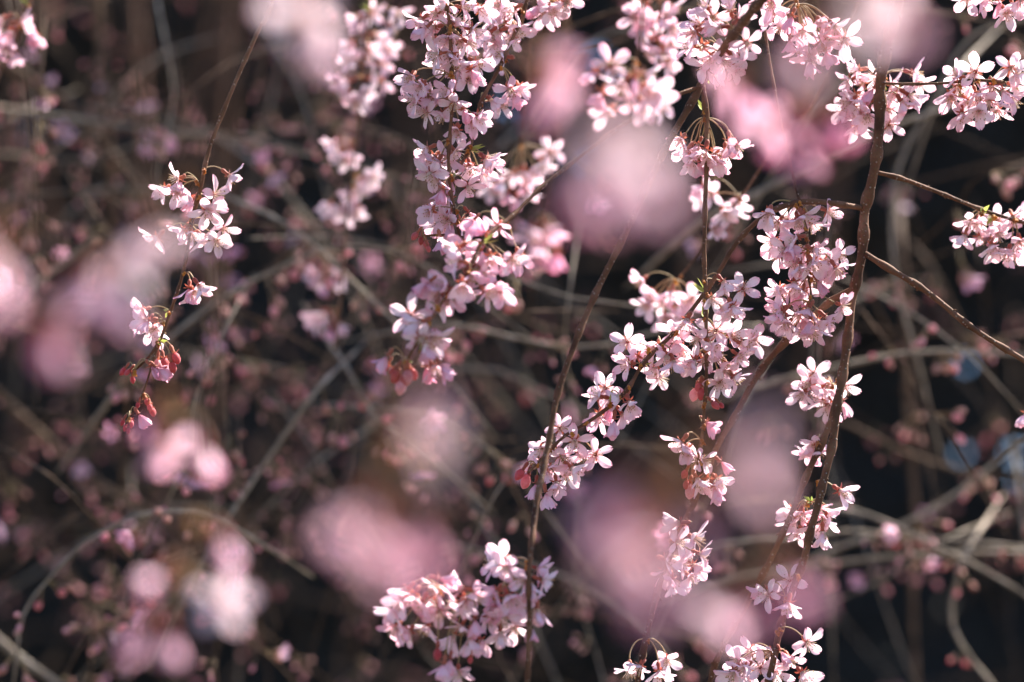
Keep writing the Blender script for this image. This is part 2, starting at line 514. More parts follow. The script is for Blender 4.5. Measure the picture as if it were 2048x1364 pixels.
def bloom(root, base, nodes, flowers, pink=0.15, d=None, extra=0.0, seed=1, spread=0.011, dd=0.0):
    """nodes: [(px,py,d)], flowers: parsed string; each flower grows from the best node above it"""
    g = random.Random(seed)
    NW = [at(*n) for n in nodes]
    for w in NW:
        s = link('bud_scales', g.choice(SCALES), root, w - base + Vector((g.uniform(-.001, .001), -0.0014, -0.0006)))
        s.rotation_euler = (g.uniform(-.6, .6), g.uniform(-.6, .6), g.uniform(0, 6.28))
        s.scale = (g.uniform(0.5, 0.8),)*3
        if seed < 900 and g.random() < 0.12:
            lb = link('leaf_bud', LEAFBUD, root, w - base); lb.rotation_euler = (g.uniform(-2, 2), g.uniform(-2, 2), 0)
    fl = [(x, y, 'h' if k == 'o' and g.random() < 0.07 else k) for x, y, k in parse(flowers)]
    if extra:
        more = []
        for (x, y, k) in fl:
            if k == 'o' and g.random() < extra*0.12: more.append((x + g.uniform(-26, 26), y + g.uniform(-22, 26), 'e'))
        fl = fl + more
    for (x, y, k) in fl:
        best, bi = 1e9, 0
        for i, (nx, ny, nd) in enumerate(nodes):
            c = math.hypot(nx-x, ny-y) + (60 if ny > y + 25 else 0) + (10 if ny > y else 0)
            if c < best: best, bi = c, i
        nd = nodes[bi][2]
        dep = nd + dd + (g.uniform(0.006, 0.022) if k == 'e' else g.uniform(-spread*0.7, spread))
        add_flower(root, base, NW[bi], at(x, y, dep), 'o' if k == 'e' else k, pink, g)

# ------------------------------------------------------------------ ground and wood far behind
def ground():
    m, nt, out = newmat('leaf_litter_soil')
    L = nt.links.new
    tc = N(nt, 'ShaderNodeTexCoord')
    n1 = N(nt, 'ShaderNodeTexNoise'); n1.inputs['Scale'].default_value = 4; n1.inputs['Detail'].default_value = 8
    L(tc.outputs['Object'], n1.inputs['Vector'])
    r = ramp(nt, [(0.3, (0.035, 0.026, 0.018)), (0.55, (0.075, 0.055, 0.036)), (0.75, (0.07, 0.075, 0.035))]); L(n1.outputs[0], r.inputs[0])
    p = N(nt, 'ShaderNodeBsdfPrincipled'); L(r.outputs[0], p.inputs['Base Color']); p.inputs['Roughness'].default_value = 0.95
    n2 = N(nt, 'ShaderNodeTexNoise'); n2.inputs['Scale'].default_value = 40; L(tc.outputs['Object'], n2.inputs['Vector'])
    b = N(nt, 'ShaderNodeBump'); b.inputs['Distance'].default_value = 0.03; L(n2.outputs[0], b.inputs['Height']); L(b.outputs[0], p.inputs['Normal'])
    L(p.outputs[0], out.inputs[0])
    V, F = [], []
    xs = [-1500, -300, -60] + [-20 + 2*i for i in range(21)] + [60, 300, 1500]
    ys = [-1500, -300, -60] + [-10 + 2*i for i in range(21)] + [80, 300, 1500]
    for y in ys:
        for x in xs:
            V.append((x, y, 0.10*noise.noise(Vector((x*0.3, y*0.3, 0))) - 0.08))
    n = len(xs)
    for j in range(len(ys)-1):
        for i in range(n-1):
            a = j*n + i
            F.append((a, a+1, a+n+1, a+n))
    o = link('ground', mesh('ground', V, F, [m]))
    tag(o, kind='structure')
ground()

GAPS = [(2032, 900, 2.2), (2047, 952, 1.8), (1932, 722, 1.0), (1925, 905, 1.4),
        (1190, 115, 2.0), (985, 70, 2.4), (1010, 200, 1.8), (1175, 330, 1.6)]
def wood():
    """a dark evergreen belt: leaf sprays over a dense core, with a few chinks of sky"""
    g = random.Random(55)
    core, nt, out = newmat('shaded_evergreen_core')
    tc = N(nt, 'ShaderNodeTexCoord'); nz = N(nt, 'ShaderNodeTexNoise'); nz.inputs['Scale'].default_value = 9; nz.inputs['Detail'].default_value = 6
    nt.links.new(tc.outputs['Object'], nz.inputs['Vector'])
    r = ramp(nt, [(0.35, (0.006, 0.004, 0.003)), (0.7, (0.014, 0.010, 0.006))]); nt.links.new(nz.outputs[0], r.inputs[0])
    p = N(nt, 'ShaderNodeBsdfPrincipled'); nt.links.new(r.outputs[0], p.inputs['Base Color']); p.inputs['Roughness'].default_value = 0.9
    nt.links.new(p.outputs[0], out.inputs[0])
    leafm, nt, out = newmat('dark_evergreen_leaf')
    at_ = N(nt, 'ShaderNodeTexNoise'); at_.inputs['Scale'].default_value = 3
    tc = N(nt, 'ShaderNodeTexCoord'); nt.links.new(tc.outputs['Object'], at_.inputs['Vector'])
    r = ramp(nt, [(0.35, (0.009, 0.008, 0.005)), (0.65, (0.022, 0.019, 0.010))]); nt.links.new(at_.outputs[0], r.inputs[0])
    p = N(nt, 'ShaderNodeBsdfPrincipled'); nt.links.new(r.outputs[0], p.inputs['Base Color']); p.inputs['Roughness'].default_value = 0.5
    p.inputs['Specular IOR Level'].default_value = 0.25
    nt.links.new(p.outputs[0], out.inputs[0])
    Y0 = 8.6
    V, F, mi = [], [], []
    nx, nz_ = 800, 370
    X0, X1, Z0, Z1 = -9.0, 9.0, -0.3, 8.4
    gaps = []
    for x, y, r_ in GAPS:
        q = at(x, y, 1.0) - Vector((0, 0, CAMZ))
        gaps.append((Vector((0, 0, CAMZ)) + q*(Y0/q.y), r_*0.0085))
    for k in range(9):                # more chinks elsewhere in the belt, as in view
        gaps.append((Vector((g.uniform(-8, 8), Y0, g.uniform(2.0, 7.5))), g.uniform(0.008, 0.02)))
    for j in range(nz_+1):
        for i in range(nx+1):
            x = X0 + (X1-X0)*i/nx; z = Z0 + (Z1-Z0)*j/nz_
            V.append(Vector((x, Y0 + 0.3*noise.noise(Vector((x*0.8, z*0.8, 2))) + 0.12*noise.noise(Vector((x*4, z*4, 5))), z + (0.7*noise.noise(Vector((x*0.9, 0, 9))) if j == nz_ else 0))))
    def hole(c):
        for q, r_ in gaps:
            if math.hypot(c[0]-q.x, c[1]-q.z) < max(r_, 0.0135): return True
        return False
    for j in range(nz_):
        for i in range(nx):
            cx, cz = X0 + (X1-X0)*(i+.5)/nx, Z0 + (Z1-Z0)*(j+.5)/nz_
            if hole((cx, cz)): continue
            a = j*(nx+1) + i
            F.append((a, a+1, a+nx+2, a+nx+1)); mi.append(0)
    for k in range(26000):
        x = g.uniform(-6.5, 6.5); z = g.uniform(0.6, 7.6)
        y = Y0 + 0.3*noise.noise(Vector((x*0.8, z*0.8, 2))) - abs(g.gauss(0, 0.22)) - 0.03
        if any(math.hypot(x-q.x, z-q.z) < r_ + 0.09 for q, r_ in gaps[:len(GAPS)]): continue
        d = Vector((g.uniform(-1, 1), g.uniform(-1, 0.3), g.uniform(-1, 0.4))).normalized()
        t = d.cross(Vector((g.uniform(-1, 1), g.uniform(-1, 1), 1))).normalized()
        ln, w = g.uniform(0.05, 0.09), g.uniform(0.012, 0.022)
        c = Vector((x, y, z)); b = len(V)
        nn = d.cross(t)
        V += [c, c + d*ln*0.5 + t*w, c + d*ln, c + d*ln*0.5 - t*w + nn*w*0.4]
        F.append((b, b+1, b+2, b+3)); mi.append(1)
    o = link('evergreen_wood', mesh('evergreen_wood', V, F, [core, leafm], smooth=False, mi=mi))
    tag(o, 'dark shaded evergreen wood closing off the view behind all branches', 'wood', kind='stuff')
wood()

def added_shade_tree(x, y, zc, rx, ry, rz, n, seed, label):
    """broad-leaved evergreen added out of view; its loose crown is placed to dapple the tangle"""
    g = random.Random(seed)
    root = link('added_shade_tree', None, loc=(x, y, -0.05)); tag(root, label, 'tree')
    V, F = [], []
    tube(catmull([(Vector((0, 0, -0.1)), 0.20), (Vector((0.06, 0, 1.5)), 0.15), (Vector((-0.03, 0.05, 3.2)), 0.12), (Vector((0, 0, zc)), 0.07), (Vector((0.05, 0, zc + rz*0.8)), 0.02)], 0.2), 10, V, F)
    for k in range(14):
        a = k*2.4; h = zc - rz*0.7 + rz*1.3*k/14
        e = Vector((math.cos(a)*rx*0.8, math.sin(a)*ry*0.8, h + 0.35))
        tube([(Vector((0, 0, h - 0.1)), 0.045), (Vector((e.x*0.5, e.y*0.5, h + 0.2)), 0.028), (e, 0.008)], 6, V, F)
    link('trunk', mesh('trunk', V, F, [bpy.data.materials['brown_branch_bark']]), root)
    V, F = [], []
    tips = []
    for k in range(90):
        while True:
            p = Vector((g.uniform(-1, 1), g.uniform(-1, 1), g.uniform(-1, 1)))
            if 0.15 < p.length < 1: break
        tips.append(Vector((p.x*rx, p.y*ry, zc + p.z*rz)))
    for k in range(n):
        c = g.choice(tips) + Vector((g.gauss(0, 0.15), g.gauss(0, 0.15), g.gauss(0, 0.13)))
        d = Vector((g.uniform(-1, 1), g.uniform(-1, 1), g.uniform(-0.9, 0.3))).normalized()
        t = d.cross(Vector((g.uniform(-.5, .5), g.uniform(-.5, .5), 1))).normalized()
        ln, w = g.uniform(0.06, 0.10), g.uniform(0.015, 0.024)
        nn = d.cross(t); b = len(V)
        V += [c, c + d*ln*0.5 + t*w + nn*w*0.3, c + d*ln, c + d*ln*0.5 - t*w + nn*w*0.3]
        F += [(b, b+1, b+2), (b, b+2, b+3)]
    o = link('crown', mesh('crown', V, F, [bpy.data.materials['dark_evergreen_leaf']], smooth=False), root)
added_shade_tree(2.95, 4.15, 6.7, 1.0, 0.95, 0.95, 2000, 31, 'unseen evergreen tree added beside the blossoms to shade the brown tangle')  # out-of-frame tree, added to keep sun off the shoots behind
added_shade_tree(3.3, 6.5, 7.2, 1.7, 1.6, 1.3, 11000, 32, 'broader unseen evergreen tree added to shade the deeper tangle')  # second added tree, blocks sun from the farther twigs

# ------------------------------------------------------------------ sharp branches (about the focus distance)
def build(label, twigs, clusters, name='cherry_branch', group=None, bark=None, seed=1):
    """twigs: [(pts, r0, r1, ext)], clusters: [(nodes, flowers, pink, extra[, spread])]"""
    base = at(*twigs[0][0][0])
    root = link(name, None, loc=base)
    root.empty_display_size = 0.02
    tag(root, label, 'branch', group)
    allnodes = [at(*n) for c in clusters for n in c[0]]
    for pts, r0, r1, ext in twigs:
        add_twig(root, base, pts, r0, r1, bark, ext, allnodes)
    for i, c in enumerate(clusters):
        bloom(root, base, c[0], c[1], pink=c[2], extra=c[3], seed=seed*10 + i/100, spread=c[4] if len(c) > 4 else 0.011)
    return root

def D(pts, d):
    return [p if len(p) == 3 else (p[0], p[1], d) for p in pts]

# slender single twig with separate bunches and red buds at its tip
d = 1.47
build('slender brown twig with pale bunches and red half-open buds at its tip',
      [(D([(545, 0), (520, 52), (490, 120), (450, 215), (415, 310), (402, 370), (384, 440), (376, 500), (362, 560), (340, 622), (318, 684), (290, 722), (262, 746)], d), 1.75, 0.75, 0.3),
       (D([(322, 676), (300, 745), (285, 790), (262, 832), (250, 850)], d), 0.7, 0.5, 0)],
      [(D([(408, 338), (396, 362), (398, 392)], d), '344,358 350,388 372,398 438,390 466,357 415,428 428,415 358,372 385,408h', 0.14, 0.2),
       (D([(384, 438), (380, 452)], d), '385,474 414,482 452,462 306,482 360,466 436,486', 0.14, 0.2),
       (D([(372, 545)], d), '405,580 378,586h 392,590', 0.10, 0),
       (D([(338, 622), (330, 645)], d), '284,640 300,662 316,668 276,622 292,650h', 0.22, 0),
       (D([(318, 684), (268, 742), (286, 788), (258, 836)], d), '345,735b 308,740h 322,742h 352,716b 330,726b 316,730b 252,748c 266,764c 244,745c 283,838h 300,818c 296,808c 306,826c 250,858c 262,850c 243,850c 256,866c 274,815c', 0.5, 0)],
      seed=1)

# dense cascade
d = 1.45
build('dense cascade of pale blossoms hiding two crossing twigs, thickest at its top',
      [(D([(890, -20), (897, 20), (903, 90), (904, 200), (899, 262), (897, 330), (905, 400), (918, 470), (926, 500)], d), 1.55, 0.8, 0.3),
       ([(1055, -10, 1.49), (1032, 60, 1.49), (1000, 132, 1.48), (960, 208, 1.475), (938, 300, 1.47), (912, 345, 1.465)], 1.4, 1.0, 0.3),
       (D([(916, 470), (880, 470), (845, 472)], d), 0.6, 0.5, 0)],
      [(D([(896, 8), (902, 52), (902, 62)], d), '834,44 866,30 860,82 845,62 898,80 920,88 946,90 964,22 934,16 916,36 936,52 880,50 858,56 952,62 885,20', 0.10, 0.45),
       (D([(904, 112), (903, 145)], d), '899,113 958,130 920,150 940,160 880,128 866,112 948,146 912,130', 0.10, 0.45),
       (D([(904, 152), (903, 205), (905, 210)], d), '837,174 892,185 870,204 818,157 824,204 846,228 882,236 908,214 855,190 944,246 912,266 960,236 930,228h', 0.16, 0.4),
       (D([(898, 278), (897, 285)], d), '846,301 862,318 892,322 916,310 872,332', 0.14, 0.2),
       (D([(903, 350), (906, 356)], d), '868,366 882,388 892,402 940,380 858,352 902,372h', 0.16, 0.3),
       (D([(912, 420), (914, 440)], d), '858,424 868,446 890,440 880,460 902,458h 930,445 946,432h 894,428c', 0.22, 0.3),
       (D([(846, 472), (878, 470)], d), '828,474c 852,492c 858,502c 842,484c 884,486h', 0.5, 0),
       (D([(1044, 22), (1030, 55), (1008, 118)], 1.49), '1001,20 1018,22 1039,66 998,42 988,66 1000,110 976,44 1024,80 985,90 970,72 990,8', 0.18, 0.5),
       (D([(1000, 134), (962, 206)], 1.48), '1022,186 988,206 1008,210 1044,180 1030,196h', 0.26, 0),
       (D([(942, 292), (938, 300)], 1.47), '975,328 944,342 967,346 985,320 930,336', 0.14, 0)],
      seed=2)

# branch that forks from a dark knot
build('dark knotted branch forking into three long twigs that trail blossoms and red buds',
      [([(1560, -70, 1.33), (1500, 22, 1.37), (1450, 92, 1.42), (1402, 172, 1.44)], 2.7, 2.2, 0.3),
       ([(1404, 168, 1.44), (1410, 230, 1.445), (1412, 350, 1.45), (1409, 500, 1.45), (1411, 600, 1.45), (1413, 750, 1.45), (1408, 830, 1.45), (1402, 890, 1.45), (1396, 930, 1.45)], 1.6, 0.75, 0),
       ([(1400, 172, 1.44), (1386, 195, 1.435), (1330, 300, 1.43), (1270, 420, 1.42), (1200, 570, 1.41), (1150, 682, 1.40), (1112, 800, 1.39), (1092, 900, 1.38), (1070, 1030, 1.36), (1056, 1140, 1.345), (1058, 1250, 1.345), (1056, 1400, 1.345)], 2.0, 1.4, 0),
       ([(1402, 174, 1.44), (1350, 192, 1.43), (1240, 254, 1.42), (1130, 336, 1.41), (1080, 376, 1.40), (1020, 436, 1.385), (966, 482, 1.37), (935, 545, 1.36), (885, 602, 1.355), (852, 655, 1.35), (822, 705, 1.35), (806, 732, 1.35)], 1.3, 0.75, 0)],
      [([(1440, 100, 1.43), (1412, 150, 1.44), (1468, 66, 1.41)], '1427,34f 1430,56 1382,68 1440,90 1454,104 1498,90 1468,138 1437,150 1406,138 1400,96 1480,112 1420,120 1450,130 1392,40 1405,8 1460,12 1482,34 1372,92', 0.26, 0.3),
       ([(1410, 222, 1.445), (1411, 236, 1.445)], '1366,308 1382,326 1428,316 1462,290 1478,300 1430,330 1392,298 1408,310 1358,284 1450,312 1398,335h', 0.26, 0.3),
       ([(1411, 586, 1.45), (1410, 600, 1.45), (1406, 560, 1.45)], '1453,571 1487,576f 1451,616 1430,600 1470,622', 0.05, 0),
       ([(1411, 636, 1.45), (1412, 680, 1.45), (1412, 700, 1.45)], '1388,682 1430,660f 1440,712 1469,672 1484,716 1453,750 1476,762 1384,728 1426,692 1410,726 1440,770 1462,738 1492,690', 0.13, 0.3),
       ([(1412, 762, 1.45), (1410, 806, 1.45), (1406, 850, 1.45)], '1389,788b 1403,786b 1396,776c 1446,814c 1432,812c 1420,852h', 0.5, 0),
       ([(1402, 880, 1.45), (1398, 925, 1.45)], '1356,892 1386,918 1374,904 1420,966 1399,966 1440,964 1450,930 1414,922 1368,950c 1380,980b 1372,972c 1430,985h', 0.24, 0.1),
       ([(1056, 1122, 1.36), (1054, 1134, 1.36), (1010, 1172, 1.36), (940, 1190, 1.355), (880, 1180, 1.35), (1056, 1160, 1.362)],
        '1000,1118 1010,1140 975,1130 1085,1140 1095,1165 1060,1180 1040,1165 890,1160 870,1185 915,1175 822,1200 840,1215 800,1210 780,1228 785,1262 812,1270 850,1262 880,1230 905,1215 930,1205 960,1200 985,1190 1020,1200 1045,1215 1075,1230 1010,1245 980,1240 950,1250 920,1262 940,1285 905,1280 965,1290 1000,1275 1030,1262 1060,1260 990,1215 860,1210 875,1310b 940,1325c 900,1330h 885,1340h 915,1350', 0.30, 0.15, 0.02),
       ([(1012, 442, 1.385), (962, 486, 1.37), (940, 540, 1.36), (898, 590, 1.355), (925, 565, 1.355)],
        '990,458 965,462 940,448h 905,500 930,492f 955,515 920,530 985,520 1010,530 1030,522 1046,520 970,550 940,560 905,520 925,575 945,590 980,588 1000,582 885,575 870,585 850,570h 960,535 900,605 915,595', 0.36, 0.25, 0.014),
       ([(858, 645, 1.35), (842, 672, 1.35), (872, 612, 1.35)], '820,632f 832,650 880,600 862,688 845,682 872,682 852,700h', 0.22, 0),
       ([(838, 702, 1.35), (812, 722, 1.35)], '768,722h 872,742 855,745h 888,738h 795,765b 808,760b 780,745c 826,748b 815,752b 790,752b 802,772b 770,738b', 0.32, 0)],
      seed=3)

# thick branch with side twigs
build('thickest brown branch, bending slightly, with bare and blossoming side twigs',
      [([(1800, -60, 1.46), (1776, 80, 1.46), (1757, 225, 1.465), (1746, 330, 1.465), (1727, 420, 1.47), (1725, 505, 1.47), (1706, 600, 1.47), (1692, 700, 1.465), (1681, 790, 1.46), (1666, 890, 1.455), (1636, 1010, 1.45), (1608, 1110, 1.45), (1580, 1190, 1.45), (1560, 1260, 1.445), (1545, 1330, 1.44), (1530, 1400, 1.44)], 3.7, 1.8, 0.3),
       ([(1692, 702, 1.47), (1672, 800, 1.475), (1655, 860, 1.475), (1616, 950, 1.475), (1560, 1082, 1.475), (1500, 1200, 1.475), (1440, 1310, 1.475), (1415, 1390, 1.475)], 2.0, 1.6, 0),
       ([(1750, 344, 1.465), (1800, 356, 1.47), (1855, 376, 1.48), (1962, 420, 1.49), (2000, 432, 1.49), (2080, 455, 1.49)], 1.35, 1.0, 0),
       ([(1730, 508, 1.47), (1780, 540, 1.46), (1850, 582, 1.455), (1950, 660, 1.45), (2048, 722, 1.45), (2120, 770, 1.45)], 1.9, 1.5, 0),
       ([(1766, 166, 1.46), (1820, 168, 1.455), (1890, 166, 1.45), (1950, 160, 1.45), (2010, 165, 1.45)], 0.8, 0.8, 0),
       ([(1725, 416, 1.47), (1690, 410, 1.46), (1640, 403, 1.455), (1590, 406, 1.455), (1530, 430, 1.455), (1472, 488, 1.455), (1440, 540, 1.455), (1405, 592, 1.455), (1350, 662, 1.45), (1292, 720, 1.45), (1252, 782, 1.445), (1188, 836, 1.445), (1132, 870, 1.445), (1086, 915, 1.445), (1058, 945, 1.445)], 1.7, 0.75, 0),
       ([(1706, 578, 1.47), (1660, 602, 1.48), (1600, 650, 1.485), (1550, 702, 1.48), (1515, 752, 1.475), (1470, 832, 1.47), (1430, 902, 1.47), (1392, 990, 1.465), (1345, 1100, 1.46), (1302, 1240, 1.455), (1284, 1310, 1.45), (1268, 1400, 1.45)], 2.0, 1.6, 0),
       ([(1560, 235, 1.47), (1578, 310, 1.465), (1590, 372, 1.46), (1600, 402, 1.455), (1614, 470, 1.455), (1616, 540, 1.455), (1622, 600, 1.455), (1615, 640, 1.455)], 1.0, 0.6, 0.35)],
      [(D([(1768, 150), (1764, 172), (1757, 200)], 1.485), '1707,140 1693,164 1720,166 1748,156 1703,192 1690,208 1724,206 1717,232 1792,192 1809,212 1792,172 1826,196 1836,148 1846,170 1779,250f 1779,220 1714,260 1735,236 1742,186 1700,222', 0.14, 0.35),
       (D([(1986, 160), (1956, 160), (1920, 170)], 1.45), '1906,150 1949,144f 1922,178 2025,137 1902,198 1956,196 1984,182 1925,236 1956,226 1997,230 2031,206 2034,172 1975,212 2010,190 1940,206 2046,150', 0.12, 0.3),
       (D([(1985, 432), (1965, 424), (2030, 438)], 1.49), '1958,456 1940,448 1996,440f 2030,442 1926,480 1985,500 2010,512 2042,490 1962,482 2000,476 2032,520', 0.12, 0.3),
       (D([(1598, 404), (1606, 418), (1592, 408)], 1.455), '1535,434 1573,440f 1596,450 1664,425 1627,457 1550,452 1612,440', 0.14, 0.2),
       (D([(1612, 456), (1614, 476), (1614, 500)], 1.455), '1538,486 1582,498 1584,478 1549,512 1617,512 1636,504 1650,524f 1683,512 1587,526 1678,545 1566,500 1660,548 1628,530 1602,540', 0.22, 0.3),
       (D([(1618, 545), (1620, 555)], 1.455), '1554,578 1570,592 1606,578f 1622,562 1603,594 1640,570 1588,574', 0.26, 0.2),
       (D([(1622, 592), (1618, 604)], 1.455), '1554,617 1559,634 1613,626 1660,640 1692,615 1603,668 1627,670 1573,652 1640,648 1590,640 1618,650h 1610,648b', 0.26, 0.2),
       (D([(1380, 628), (1352, 662), (1322, 690)], 1.45), '1372,648 1352,688 1345,668 1321,702 1349,732 1307,744 1366,705 1335,720 1300,700', 0.10, 0.3),
       (D([(1300, 698), (1284, 730)], 1.45), '1254,683f 1250,729 1268,716 1325,760', 0.12, 0),
       (D([(1258, 772), (1240, 792), (1222, 806)], 1.445), '1210,776f 1234,796 1262,812 1196,836 1227,850 1218,824 1250,838 1188,790', 0.14, 0.2),
       (D([(1172, 844), (1142, 866), (1104, 898), (1075, 928)], 1.445), '1121,857f 1097,892 1148,888 1189,908f 1070,930 1128,918 1152,942 1114,974 1082,905 1165,916 1039,949b 1052,960b 1070,978h 1094,996h 1135,952 1100,940', 0.22, 0.1),
       (D([(1672, 758), (1664, 770)], 1.482), '1628,747f 1601,792 1632,788 1656,778 1645,812 1673,806 1690,812 1693,778 1612,770 1660,820', 0.16, 0.2),
       (D([(1638, 885)], 1.475), '1622,902 1638,908 1610,912 1630,892', 0.18, 0),
       (D([(1632, 962), (1622, 1002), (1612, 1004)], 1.472), '1688,986 1577,1024 1584,1048 1601,1070 1608,1036 1645,1074 1662,1030 1649,1048 1592,1034 1625,1060 1640,1024', 0.2, 0.15),
       (D([(1594, 1150), (1572, 1195)], 1.445), '1579,1160f 1530,1190 1576,1216 1522,1182h', 0.12, 0),
       (D([(1560, 1256), (1546, 1304), (1555, 1262)], 1.442), '1621,1291 1498,1305 1468,1322 1553,1352 1584,1325 1611,1352 1498,1352 1464,1352 1567,1312 1520,1335f 1535,1310 1480,1340', 0.12, 0.25),
       (D([(1294, 1278)], 1.452), '1275,1340 1335,1326 1320,1352 1262,1350', 0.10, 0),
       (D([(1365, 1050), (1350, 1090), (1335, 1120)], 1.46), '1350,1046 1400,1082 1372,1124 1350,1170 1388,1160 1330,1150 1410,1110 1362,1084 1395,1135 1340,1120', 0.2, 0.1)],
      seed=4)

# twig hanging above
build('short twig ending in one heavy bunch above the red bud cluster',
      [(D([(1590, -60), (1592, -20), (1592, 10)], 1.44), 1.2, 0.8, 0.3)],
      [(D([(1590, 2), (1594, 10)], 1.44), '1545,25 1580,42 1620,62 1660,82 1690,78f 1600,102 1560,60 1640,100 1625,120 1580,90 1675,60 1650,50 1605,70 1540,10 1655,112h 1620,135h', 0.3, 0.4, 0.015)], seed=5)
build('twig end with a bunch reaching in beside pale arching stems',
      [(D([(2110, -90), (2060, -40), (2010, -20), (1960, -12)], 1.44), 1.2, 0.8, 0.3)],
      [(D([(1970, -14), (2005, -18), (2040, -26)], 1.44), '1930,2 1968,8 2000,14 2030,20 2045,5 1985,-4 2015,28', 0.2, 0.2)], seed=6)
build('short blossom spray hanging just above the dense cascade top',
      [(D([(1120, -60), (1105, -20), (1100, 0)], 1.5), 1.0, 0.7, 0.3)],
      [(D([(1102, -6), (1106, 2)], 1.5), '1087,32 1104,24 1121,18 1136,8 1075,18 1096,10', 0.24, 0.2)], seed=7)
build('white single blossom on a twig beside the dark wood edge',
      [(D([(2140, 700), (2100, 770), (2075, 810)], 1.5), 0.9, 0.7, 0.4)],
      [(D([(2075, 810)], 1.5), '2048,836 2070,850', 0.02, 0)], seed=8)

# slightly soft branches just behind or in front of the sharp ones
build('yellow-budded twig with pale bunches, softly blurred behind the arching twig',
      [(D([(1640, 180), (1580, 255), (1530, 322), (1484, 390), (1440, 440), (1388, 520), (1358, 556)], 1.6), 1.1, 0.8, 0.3)],
      [(D([(1446, 432), (1424, 462), (1480, 396)], 1.6), '1400,376 1418,388 1476,408 1452,432 1432,460 1406,400 1442,452 1466,424', 0.04, 0.1),
       (D([(1362, 550), (1352, 560)], 1.6), '1275,568 1292,612 1342,592 1372,610 1332,640 1318,610 1352,625 1385,600 1300,590 1360,645', 0.16, 0.2)], seed=9)
build('crowded blossom twig softly blurred beside the knotted branch top',
      [(D([(1330, -120), (1322, -30), (1318, 60), (1316, 130)], 1.64), 1.2, 0.8, 0.3)],
      [(D([(1320, 0), (1320, 40), (1318, 80)], 1.64), '1280,12 1300,40 1332,30 1290,82 1312,70 1342,92 1302,112 1270,40 1350,60 1325,115 1285,60 1350,20 1340,130', 0.3, 0.4)], seed=10)
build('soft bunch of large petals hanging from a thin twig above the mauve blur',
      [(D([(1290, -80), (1285, 20), (1275, 100), (1262, 140)], 1.28), 1.0, 0.7, 0.3)],
      [(D([(1268, 120), (1262, 145)], 1.28), '1182,150h 1222,130f 1270,165 1200,195h 1300,150 1320,190 1240,180 1260,210 1212,225 1290,215 1330,215 1300,185', 0.3, 0.2, 0.02)], seed=11)
build('string of soft pink bunches behind the dense cascade, with a long bare gap',
      [(D([(745, -80), (735, 60), (722, 160), (712, 280), (700, 380), (690, 470), (680, 600), (668, 700)], 1.76), 1.3, 0.8, 0.3)],
      [(D([(738, 20), (732, 80), (724, 130)], 1.76), '700,90 715,110 780,100 740,100 760,70 790,60 690,120 720,60 800,30 770,130 712,40 745,30', 0.12, 0.2),
       (D([(722, 150), (716, 190)], 1.76), '680,190 705,215 735,190 690,170 770,170 750,160 715,205 665,165', 0.18, 0.2),
       (D([(706, 280)], 1.78), '670,305 690,325 660,290 700,310', 0.12, 0),
       (D([(702, 370), (712, 350)], 1.8), '740,365 700,392 655,415 690,430 715,425 750,355 725,385 670,425', 0.10, 0),
       (D([(684, 540)], 1.86), '640,560 670,575 650,580 625,548 680,555', 0.15, 0),
       (D([(672, 620)], 1.88), '630,640 680,655 645,632 662,665h', 0.3, 0)], seed=12)
build('blurred bunch on long yellow stalks beside the mauve blur',
      [(D([(1060, 120), (1052, 200), (1042, 290)], 1.72), 0.9, 0.7, 0.3)],
      [(D([(1042, 296), (1044, 292)], 1.72), '1102,305f 1085,332 1020,355 985,382 1052,376 1032,402 1070,350 1005,370 1045,350 1015,395h 1060,395', 0.08, 0.1)], seed=13)
build('rosy bunch of hanging blossoms, blurred, beside the long bare twig',
      [(D([(1120, 200), (1105, 320), (1090, 420)], 1.16), 0.9, 0.6, 0.35)],
      [(D([(1090, 430)], 1.16), '1060,470 1098,465 1082,500 1112,520h 1070,515', 0.55, 0)], seed=14)
build('pink twig end with drooping blossoms at the edge of the brown tangle',
      [(D([(75, -80), (60, 0), (30, 80), (0, 150), (-30, 230)], 1.66), 1.1, 0.8, 0.3)],
      [(D([(55, 10), (40, 50), (24, 90)], 1.66), '50,45 20,70 70,75 10,105 30,115 0,40 60,70h 5,88', 0.5, 0.1)], seed=15)

# ------------------------------------------------------------------ blossoms close to the lens, far out of focus
def near(label, pts, d, nodes, flowers, pink, seed, r=1.2, ext=0.25):
    base = at(pts[0][0], pts[0][1], d)
    root = link('cherry_branch', None, loc=base); root.empty_display_size = 0.02
    tag(root, label, 'branch')
    add_twig(root, base, D(pts, d), r, r*0.6, None, ext)
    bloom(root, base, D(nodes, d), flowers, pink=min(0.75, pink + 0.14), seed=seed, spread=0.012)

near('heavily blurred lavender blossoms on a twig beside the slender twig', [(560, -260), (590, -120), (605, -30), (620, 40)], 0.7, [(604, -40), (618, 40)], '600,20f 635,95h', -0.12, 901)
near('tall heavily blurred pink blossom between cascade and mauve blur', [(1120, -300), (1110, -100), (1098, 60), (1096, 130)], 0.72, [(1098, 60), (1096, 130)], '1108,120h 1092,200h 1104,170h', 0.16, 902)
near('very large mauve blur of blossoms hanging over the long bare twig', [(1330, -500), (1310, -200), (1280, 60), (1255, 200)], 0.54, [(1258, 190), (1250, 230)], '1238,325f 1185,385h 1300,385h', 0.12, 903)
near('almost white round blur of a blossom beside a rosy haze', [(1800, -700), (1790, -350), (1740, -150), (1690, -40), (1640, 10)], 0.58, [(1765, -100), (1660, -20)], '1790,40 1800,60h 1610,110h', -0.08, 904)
near('blurred deep rose blossoms and buds hanging over the knotted branch', [(1620, -260), (1612, -60), (1600, 100), (1590, 180)], 0.86, [(1600, 150), (1592, 190), (1625, 165)], '1530,250 1595,252h 1640,262h 1680,245h 1600,310 1550,290h 1455,175', 0.6, 905)
